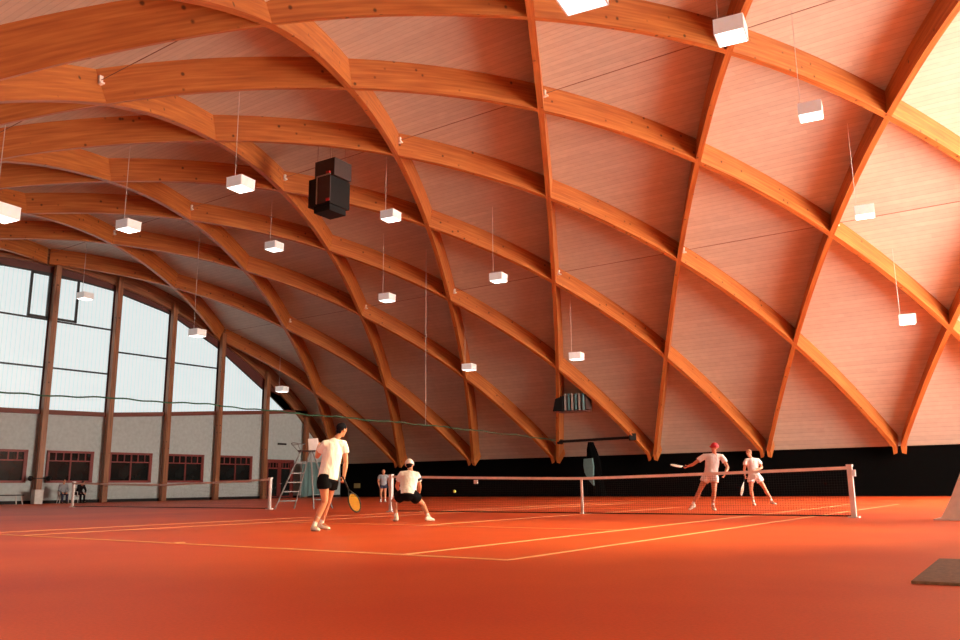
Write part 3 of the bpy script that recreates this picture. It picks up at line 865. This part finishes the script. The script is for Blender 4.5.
def hand(mb, w, e, grip=None, thumb_side=1, curl=.35, up=None):
    """hand continuing forearm e->w; palm then four fingers and a thumb. grip: curl the fingers round"""
    d = (w - e).normalized()
    n = V(up) if up is not None else d.orthogonal()
    n = (n - d * n.dot(d)).normalized()            # palm normal
    s = d.cross(n).normalized() * thumb_side       # towards the thumb
    p0 = w; p1 = w + d * .055; p2 = w + d * .095
    mb.blob([p0, p1, p2], [(.026, .020), (.040, .017), (.040, .014)], 10, side=s)
    c = curl if grip is None else 1.35
    for k, (off, ln) in enumerate(((.030, .068), (.010, .076), (-.011, .070), (-.030, .055))):
        a = p2 + s * off - d * .01; q = [a]; ang = 0
        for j, fr_ in enumerate((.45, .32, .23)):
            ang += c * (.6 if j == 0 else .9)
            dd = d * math.cos(ang) + n * math.sin(ang)
            q.append(q[-1] + dd * ln * fr_ * 1.15)
        mb.blob(q, [.0095, .009, .0085, .0075], 8)
    a = p0 + d * .025 + s * .025
    b = a + (d * .55 + s * .75 + n * (.3 if grip is None else .9)).normalized() * .04
    cpt = b + (d * .85 + s * .1 + n * (.35 if grip is None else 1.0)).normalized() * .035
    mb.blob([a, b, cpt], [.013, .011, .009], 8)
    return w + d * .075 + n * .02

def person(label, loc, J, skin='skin', shirt='shirt', shorts='blackcloth', hair='hair_dark', cap=None, cap_dir=None,
           sock='shirt', shoe='shoe', long_legs=False, long_arms=False, scale=1.0, rot=None, sleeve=.5, hemx=0, sleeve_band=False, lod=1):
    """J: joints in local metres: x = right in the photo, y = away from the camera, z up"""
    x, y = loc[0], loc[1]
    az = math.atan2(-x, y) if rot is None else rot
    t = thing('person', label, 'person', (x, y, loc[2] if len(loc) > 2 else 0), az)
    j = {k: V(v) * (1 if k[:4] in ('face', 'palm', 'grip') else scale) for k, v in J.items()}
    sho = (j['shR'] - j['shL']).normalized(); hip = (j['hiR'] - j['hiL']).normalized()
    pel = (j['hiL'] + j['hiR']) / 2; chest = (j['shL'] + j['shR']) / 2; neck = j['neck']; head = j['head']
    face = V(j['face']).normalized(); up = (head - neck).normalized(); up = (up + V((0, 0, 1))).normalized()
    face = (face - up * face.dot(up)).normalized(); hs = up.cross(face).normalized()
    tor = (chest - pel); w1 = pel.lerp(chest, .38); w2 = pel.lerp(chest, .72)
    mid = (hip + sho).normalized()
    b = MB()
    b.blob([pel + tor.normalized() * -.02, pel + tor * .14, w1, w2, chest - tor * .02, neck - tor * .05], [(.130, .095), (.145, .108), (.135, .098), (.160, .112), (.150, .090), (.075, .065)], 16, side=mid)
    b.blob([neck - up * .05, neck + up * .03, head - up * .06], [.058, .054, .052], 12)
    for s in 'LR':
        sh, el, wr = j['sh' + s], j['el' + s], j['wr' + s]
        b.blob([chest.lerp(sh, .35) + V((0, 0, .0)), sh.lerp(chest, .08), sh.lerp(el, .25), el], [.074, .060, .054, .042], 12)
        b.blob([el, el.lerp(wr, .3), wr], [.042, .044, .029], 12)
        hn = j.get('palm' + s, V((0, -1, 0)))
        hand(b, wr, el, grip=j.get('grip' + s), thumb_side=(1 if s == 'L' else -1) * (1), up=hn)
        hi, kn, an = j['hi' + s], j['kn' + s], j['an' + s]; toe = j['to' + s]
        b.blob([hi, hi.lerp(kn, .3), hi.lerp(kn, .75), kn], [.092, .092, .070, .058], 14)
        # calf muscle behind the shin: away from the toe direction
        td = (toe - an); td.z = 0; td.normalize()
        b.blob([kn, kn.lerp(an, .3) - td * .015, kn.lerp(an, .7), an], [.055, .065, .046, .037], 12)
        b.blob([an + V((0, 0, -.03)), an + td * .06 + V((0, 0, -.045)), toe + V((0, 0, .0))], [.034, .034, .026], 10)
    # head
    b.ell(head + up * .015 - face * .008, (.078, .098, .100), (hs, face, up), 18, 12)
    b.blob([head + up * .01 + face * .02, head - up * .075 + face * .035, head - up * .10 + face * .055], [(.066, .066), (.055, .052), (.030, .028)], 12, side=hs)
    b.blob([head + up * .025 + face * .088, head - up * .012 + face * .108, head - up * .018 + face * .096], [.009, .014, .012], 8)
    b.blob([head + hs * .045 + up * .032 + face * .078, head + up * .036 + face * .086, head - hs * .045 + up * .032 + face * .078], [.008, .010, .008], 8)
    for q in (1, -1): b.ell(head + hs * (.078 * q) - up * .005 - face * .005, (.012, .022, .032), (hs, face, up), 8, 6)
    body = remeshed('body', b, M[skin], t, .0095, 2)
    for q in (1, -1): simple('eye', MB().ell(head + hs * (.031 * q) + up * .012 + face * .080, (.013, .009, .008), (hs, face, up), 8, 6), M['eye'], t)
    simple('mouth', MB().ell(head - up * .052 + face * .084, (.022, .008, .006), (hs, face, up), 8, 6), M['lip'], t)
    # hair
    hm = MB(); hm.ell(head + up * .030 - face * .020, (.086, .098, .092), (hs, face, up), 18, 12)
    hm.blob([head - face * .055 + up * .01, head - face * .055 - up * .055], [(.070, .045), (.055, .035)], 12, side=hs)
    simple('hair', hm, M[hair], t)
    if cap:
        cm = MB(); rings = []
        cd = V(cap_dir).normalized() if cap_dir else face
        for k in range(7):
            a = k / 6 * PI / 2 * .97; q = math.cos(a)
            rings.append([head + up * (.000 + .136 * math.sin(a)) - face * .014 + hs * (.101 * q * math.cos(2*PI*i/20)) + face * (.124 * q * math.sin(2*PI*i/20)) for i in range(20)])
        cm.rings(rings)
        c_o = simple('cap', cm, M[cap], t)
        side = up.cross(cd).normalized(); bm_ = MB(); top = []; 
        for i in range(9):
            a = PI * i / 8; top.append(head + up * (.030 - .015 * math.sin(a)) + side * (.075 * math.cos(a)) + cd * (.085 + .085 * math.sin(a)))
        bm_.rings([top, [p + up * .008 for p in top]]); finish('brim', bm_, M[cap], c_o, local=True)
    # shirt
    s_ = MB()
    hem = pel - tor.normalized() * .03 + V((hemx, 0, 0))
    s_.tube([hem, pel + tor * .12, w1, w2, chest + tor * .0, chest.lerp(neck, .55), neck - up * .005],
            [(.190, .145), (.186, .142), (.176, .132), (.190, .138), (.178, .112), (.110, .085), (.068, .066)], 20, side=mid)
    for s in 'LR':
        sh, el, wr = j['sh' + s], j['el' + s], j['wr' + s]
        if long_arms: s_.tube([chest.lerp(sh, .4), sh.lerp(chest, .05), sh.lerp(el, .5), el, el.lerp(wr, .5), wr], [.092, .080, .066, .056, .050, .040], 14)
        else: s_.tube([chest.lerp(sh, .35), sh.lerp(chest, .06), sh.lerp(el, .25), sh.lerp(el, sleeve)], [.098, .084, .078, .076], 16)
    so = remeshed('shirt', s_, M[shirt], t, .012, 3)
    if sleeve_band:
        sh, el = j['shR'], j['elR']
        finish('sleeve_band', MB().tube([sh.lerp(el, .16), sh.lerp(el, .36)], [.087, .084], 16), M['navy'], so, local=True)
    # shorts or trousers
    q_ = MB()
    q_.tube([pel + tor * .16, pel + tor * .02, pel - tor.normalized() * .07], [(.168, .128), (.182, .140), (.172, .135)], 20, side=hip); q_.ell(pel, (.178, .140, .135), (hip, V((0, 0, 1)).cross(hip).normalized(), V((0, 0, 1))), 18, 10)
    for s in 'LR':
        hi, kn, an = j['hi' + s], j['kn' + s], j['an' + s]
        if long_legs: q_.tube([hi + (pel - hi) * .3, hi.lerp(kn, .3), hi.lerp(kn, .8), kn, kn.lerp(an, .5), an + V((0, 0, .0))], [.108, .100, .076, .070, .062, .056], 16)
        else: q_.tube([hi + (pel - hi) * .35 + V((0, 0, .03)), hi.lerp(kn, .2), hi.lerp(kn, .46)], [.120, .124, .122], 18)
    remeshed('trousers' if long_legs else 'shorts', q_, M[shorts], t, .012, 3)
    for s in 'LR':
        kn, an, toe = j['kn' + s], j['an' + s], j['to' + s]
        if not long_legs:
            finish('sock', MB().tube([an.lerp(kn, .36), an.lerp(kn, .2), an, an + V((0, 0, -.04))], [.046, .041, .039, .042], 14), M[sock], t, local=True, smooth=True)
        td = (toe - an); ln = V((td.x, td.y, 0)); pitch_ = td.z; d = ln.normalized(); sd = V((-d.y, d.x, 0))
        heel = an - d * .055 + V((0, 0, -.055)); tip = V((toe.x, toe.y, toe.z))
        sm = MB(); sm.blob([heel, heel.lerp(tip, .35) + V((0, 0, .012)), heel.lerp(tip, .75), tip], [(.040, .045), (.043, .044), (.051, .034), (.042, .027)], 14, side=sd)
        sm.blob([an + V((0, 0, -.01)), heel + d * .03], [.048, .044], 12)
        ob = remeshed('shoe', sm, M[shoe], t, .009, 1)
        so_ = MB(); dn = V((0, 0, -.030))
        pl = []
        for i in range(20):
            a = 2 * PI * i / 20; u = (1 - math.cos(a)) / 2; w = .045 * math.sin(a) * (1 + .15 * u)
            pl.append(heel.lerp(tip, u) + d * (.035 * (2 * u - 1)) + sd * w + V((0, 0, -.040 + .016 * u)))
        so_.rings([pl, [p + V((0, 0, .014)) for p in pl]]); finish('sole', so_, M['sole'], ob, local=True)
    return t, j

def racket(parent_t, grip_pt, direction, normal, label, cat='racket', strings='strings', az=0, loc=(0, 0)):
    """grip_pt etc. are in the local frame of a person; the racket is a thing of its own"""
    t = thing('tennis_racket', label, cat, parent_t.location, parent_t.rotation_euler.z, 'tennis rackets')
    d = V(direction).normalized(); n = V(normal); n = (n - d * n.dot(d)).normalized(); s = d.cross(n)
    g0 = V(grip_pt) - d * .07; g1 = g0 + d * .20; th = g1 + d * .12; c = th + d * .17
    finish('grip', MB().blob([g0, g1], [.017, .015], 10), M['black'], t, local=True, smooth=True)
    fr = MB().tube([g1, g1 + d * .06], .012, 8)
    ring = [c + d * (.170 * math.cos(a)) + s * (.130 * math.sin(a)) for a in [2 * PI * i / 32 for i in range(33)]]
    fr.tube(ring, .012, 8)
    for q in (1, -1): fr.tube([g1 + d * .04, c + d * (-.13) + s * (.085 * q)], .010, 8)
    finish('frame', fr, M['black'] if strings == 'yellow' else M['white'], t, local=True, smooth=True)
    st = MB(); r = .0022
    for k in range(-9, 10):
        o = k * .0128; h = .165 * math.sqrt(max(0, 1 - (o / .130) ** 2)); st.tube([c + s * o - d * h, c + s * o + d * h], r, 4)
    for k in range(-11, 12):
        o = k * .0140; h = .126 * math.sqrt(max(0, 1 - (o / .170) ** 2)); st.tube([c + d * o - s * h, c + d * o + s * h], r, 4)
    finish('strings', st, M[strings], t, local=True)
    return t

# 1 near player, standing with his back to us
t1, j1 = person('tennis player standing nearest at left, white shirt and black shorts, seen from behind', (-10.66, 10.25), dict(
    hiL=(.07, -.05, .90), hiR=(.22, .08, .90), shL=(.06, -.02, 1.46), shR=(.41, .10, 1.47), neck=(.28, .06, 1.56), head=(.365, .09, 1.735), face=(.75, .65, -.1),
    elL=(-.05, .22, 1.27), wrL=(-.04, .42, 1.42), elR=(.45, .10, 1.16), wrR=(.42, .05, .92), palmL=(1, 0, 0), palmR=(-.6, .6, 0),
    knL=(.10, -.01, .49), anL=(-.07, -.04, .095), toL=(.00, -.20, .03), knR=(.16, .22, .49), anR=(.055, .30, .125), toR=(.18, .22, .03), gripR=(1, 0, 0)),
    hair='hair_dark', cap=None, hemx=.0)
racket(t1, (.43, .03, .84), (.36, .10, -.74), (.65, -.7, .18), 'racket with yellow strings held low by the nearest player', strings='yellow')
# 2 crouching player in white cap
t2, j2 = person('crouching tennis player in white cap and black shorts at the near side of the net', (-11.43, 13.72), dict(
    hiL=(-.23, -.06, .56), hiR=(-.02, -.06, .56), shL=(-.27, .16, .98), shR=(.08, .18, .96), neck=(-.07, .20, 1.06), head=(-.09, .29, 1.19), face=(.15, .95, -.15),
    elL=(-.36, .30, .74), wrL=(-.26, .46, .58), elR=(.13, .28, .72), wrR=(.10, .42, .54), palmL=(.4, .3, 0), palmR=(-.4, .3, 0),
    knL=(-.42, .22, .44), anL=(-.36, .02, .12), toL=(-.40, .20, .035), knR=(.19, .20, .36), anR=(.31, .02, .12), toR=(.42, .14, .035), gripR=(1, 0, 0)),
    hair='hair_dark', cap='shirt', cap_dir=(.2, .95, -.1), sleeve_band=True)
racket(t2, (.09, .50, .52), (-.75, .35, -.05), (0, .4, 1), 'racket held in front of the crouching player, mostly hidden by his legs')
# 3 far player with red cap
t3, j3 = person('tennis player in all white with a red cap reaching his racket out to the left', (-8.28, 22.12), dict(
    hiL=(.19, .0, .93), hiR=(.36, .0, .93), shL=(.12, .0, 1.40), shR=(.60, .05, 1.38), neck=(.40, .02, 1.47), head=(.405, -.02, 1.635), face=(-.75, -.6, -.15),
    elL=(-.16, -.06, 1.20), wrL=(-.30, -.08, 1.155), elR=(.71, -.02, 1.11), wrR=(.63, -.18, .95), palmL=(0, -1, 0), palmR=(-1, 0, 0),
    knL=(-.03, -.05, .53), anL=(-.22, .0, .20), toL=(-.32, -.10, .05), knR=(.33, -.08, .50), anR=(.28, .0, .17), toR=(.32, -.20, .04), gripL=(1, 0, 0)),
    scale=1.04, shorts='shirt', hair='hair_brown', cap='redcloth', cap_dir=(-.6, -.75, 0))
racket(t3, (-.36, -.12, 1.20), (-.58, -.8, .03), (.1, -.3, .9), 'racket stretched out to the left by the player in the red cap')
# 4 far player bareheaded
t4, j4 = person('bareheaded tennis player in white farthest right behind the net, racket pointing down', (-8.56, 28.2), dict(
    hiL=(-.20, .0, .93), hiR=(-.02, .0, .93), shL=(-.33, .0, 1.42), shR=(.06, .04, 1.41), neck=(-.17, .02, 1.50), head=(-.225, -.02, 1.67), face=(-.6, -.75, -.1),
    elL=(-.40, -.05, 1.13), wrL=(-.39, -.14, .94), elR=(.14, -.05, 1.19), wrR=(-.06, -.24, 1.10), palmL=(1, 0, 0), palmR=(-1, 0, 0),
    knL=(-.24, -.08, .50), anL=(-.19, .0, .13), toL=(-.16, -.20, .035), knR=(.19, -.02, .52), anR=(.36, .10, .16), toR=(.46, -.06, .05), gripL=(1, 0, 0)),
    scale=1.04, shorts='shirt', hair='hair_brown')
racket(t4, (-.42, -.18, .91), (-.25, -.05, -.95), (.9, -.2, .1), 'racket hanging down from the hand of the bareheaded far player')
# 5 onlooker by the black curtain
t5, j5 = person('small distant onlooker in grey shirt standing left of the net post', (-28.15, 31.42), dict(
    hiL=(-.09, .0, .84), hiR=(.09, .0, .84), shL=(-.19, .0, 1.26), shR=(.19, .0, 1.26), neck=(.0, .0, 1.33), head=(.01, -.02, 1.48), face=(.1, -1, 0),
    elL=(-.25, .0, 1.0), wrL=(-.20, -.1, .80), elR=(.26, .0, 1.0), wrR=(.28, -.02, .76), palmL=(1, 0, 0), palmR=(-1, 0, 0),
    knL=(-.10, -.02, .46), anL=(-.11, .0, .09), toL=(-.12, -.16, .03), knR=(.10, -.02, .46), anR=(.11, .0, .09), toR=(.13, -.16, .03)),
    shirt='greycloth', shorts='navy', hair='hair_brown')
# seated people by the gable
seat = dict(hiL=(-.09, .12, .52), hiR=(.09, .12, .52), shL=(-.19, .10, 1.0), shR=(.19, .10, 1.0), neck=(.0, .08, 1.08), head=(.0, .02, 1.23), face=(0, -1, -.15),
    elL=(-.25, .0, .74), wrL=(-.12, -.2, .62), elR=(.25, .0, .74), wrR=(.12, -.2, .62), palmL=(0, 0, -1), palmR=(0, 0, -1),
    knL=(-.12, -.30, .50), anL=(-.12, -.30, .10), toL=(-.12, -.46, .035), knR=(.12, -.30, .50), anR=(.12, -.30, .10), toR=(.12, -.46, .035))
person('person in grey top and dark trousers sitting on a plastic chair by the gable window', (GX, 24.95), seat, shirt='greycloth', shorts='navy', long_legs=True, long_arms=True, rot=1.35, shoe='blackcloth')
s2 = dict(seat); s2.update(shL=(-.19, -.12, .96), shR=(.19, -.12, .96), neck=(0, -.18, 1.02), head=(0, -.28, 1.13), face=(0, -1, -.5), elL=(-.22, -.26, .72), wrL=(-.08, -.42, .58), elR=(.22, -.26, .72), wrR=(.08, -.42, .58))
person('person dressed in black leaning forward on a plastic chair beside the far net post', (GX, 25.85), s2, shirt='blackcloth', shorts='blackcloth', long_legs=True, long_arms=True, rot=1.75, shoe='blackcloth')

# ------------------------------------------------------------------ light
sl = bpy.data.lights.new('added_court_spot', 'SPOT'); sl.energy = SPOT_W; sl.color = (1, .84, .40); sl.spot_size = math.radians(34); sl.spot_blend = 1.0; sl.shadow_soft_size = .6  # unseen spot added to make the warm pool on the near court
so_ = bpy.data.objects.new('added_court_spot', sl); C.objects.link(so_); so_.location = (7.6, 20.0, 9.5)
so_.rotation_euler = (V((-8.5, 10.3, 0)) - V((7.6, 20.0, 9.5))).to_track_quat('-Z', 'Y').to_euler()
w = bpy.data.worlds.new('world'); bpy.context.scene.world = w; w.use_nodes = True
w.node_tree.nodes['Background'].inputs[0].default_value = (.8, .88, 1, 1)
w.node_tree.nodes['Background'].inputs[1].default_value = 1.0

vs = bpy.context.scene.view_settings
vs.view_transform = 'Standard'; vs.look = 'None'; vs.exposure = EXPOSURE; vs.gamma = 1; vs.use_curve_mapping = False
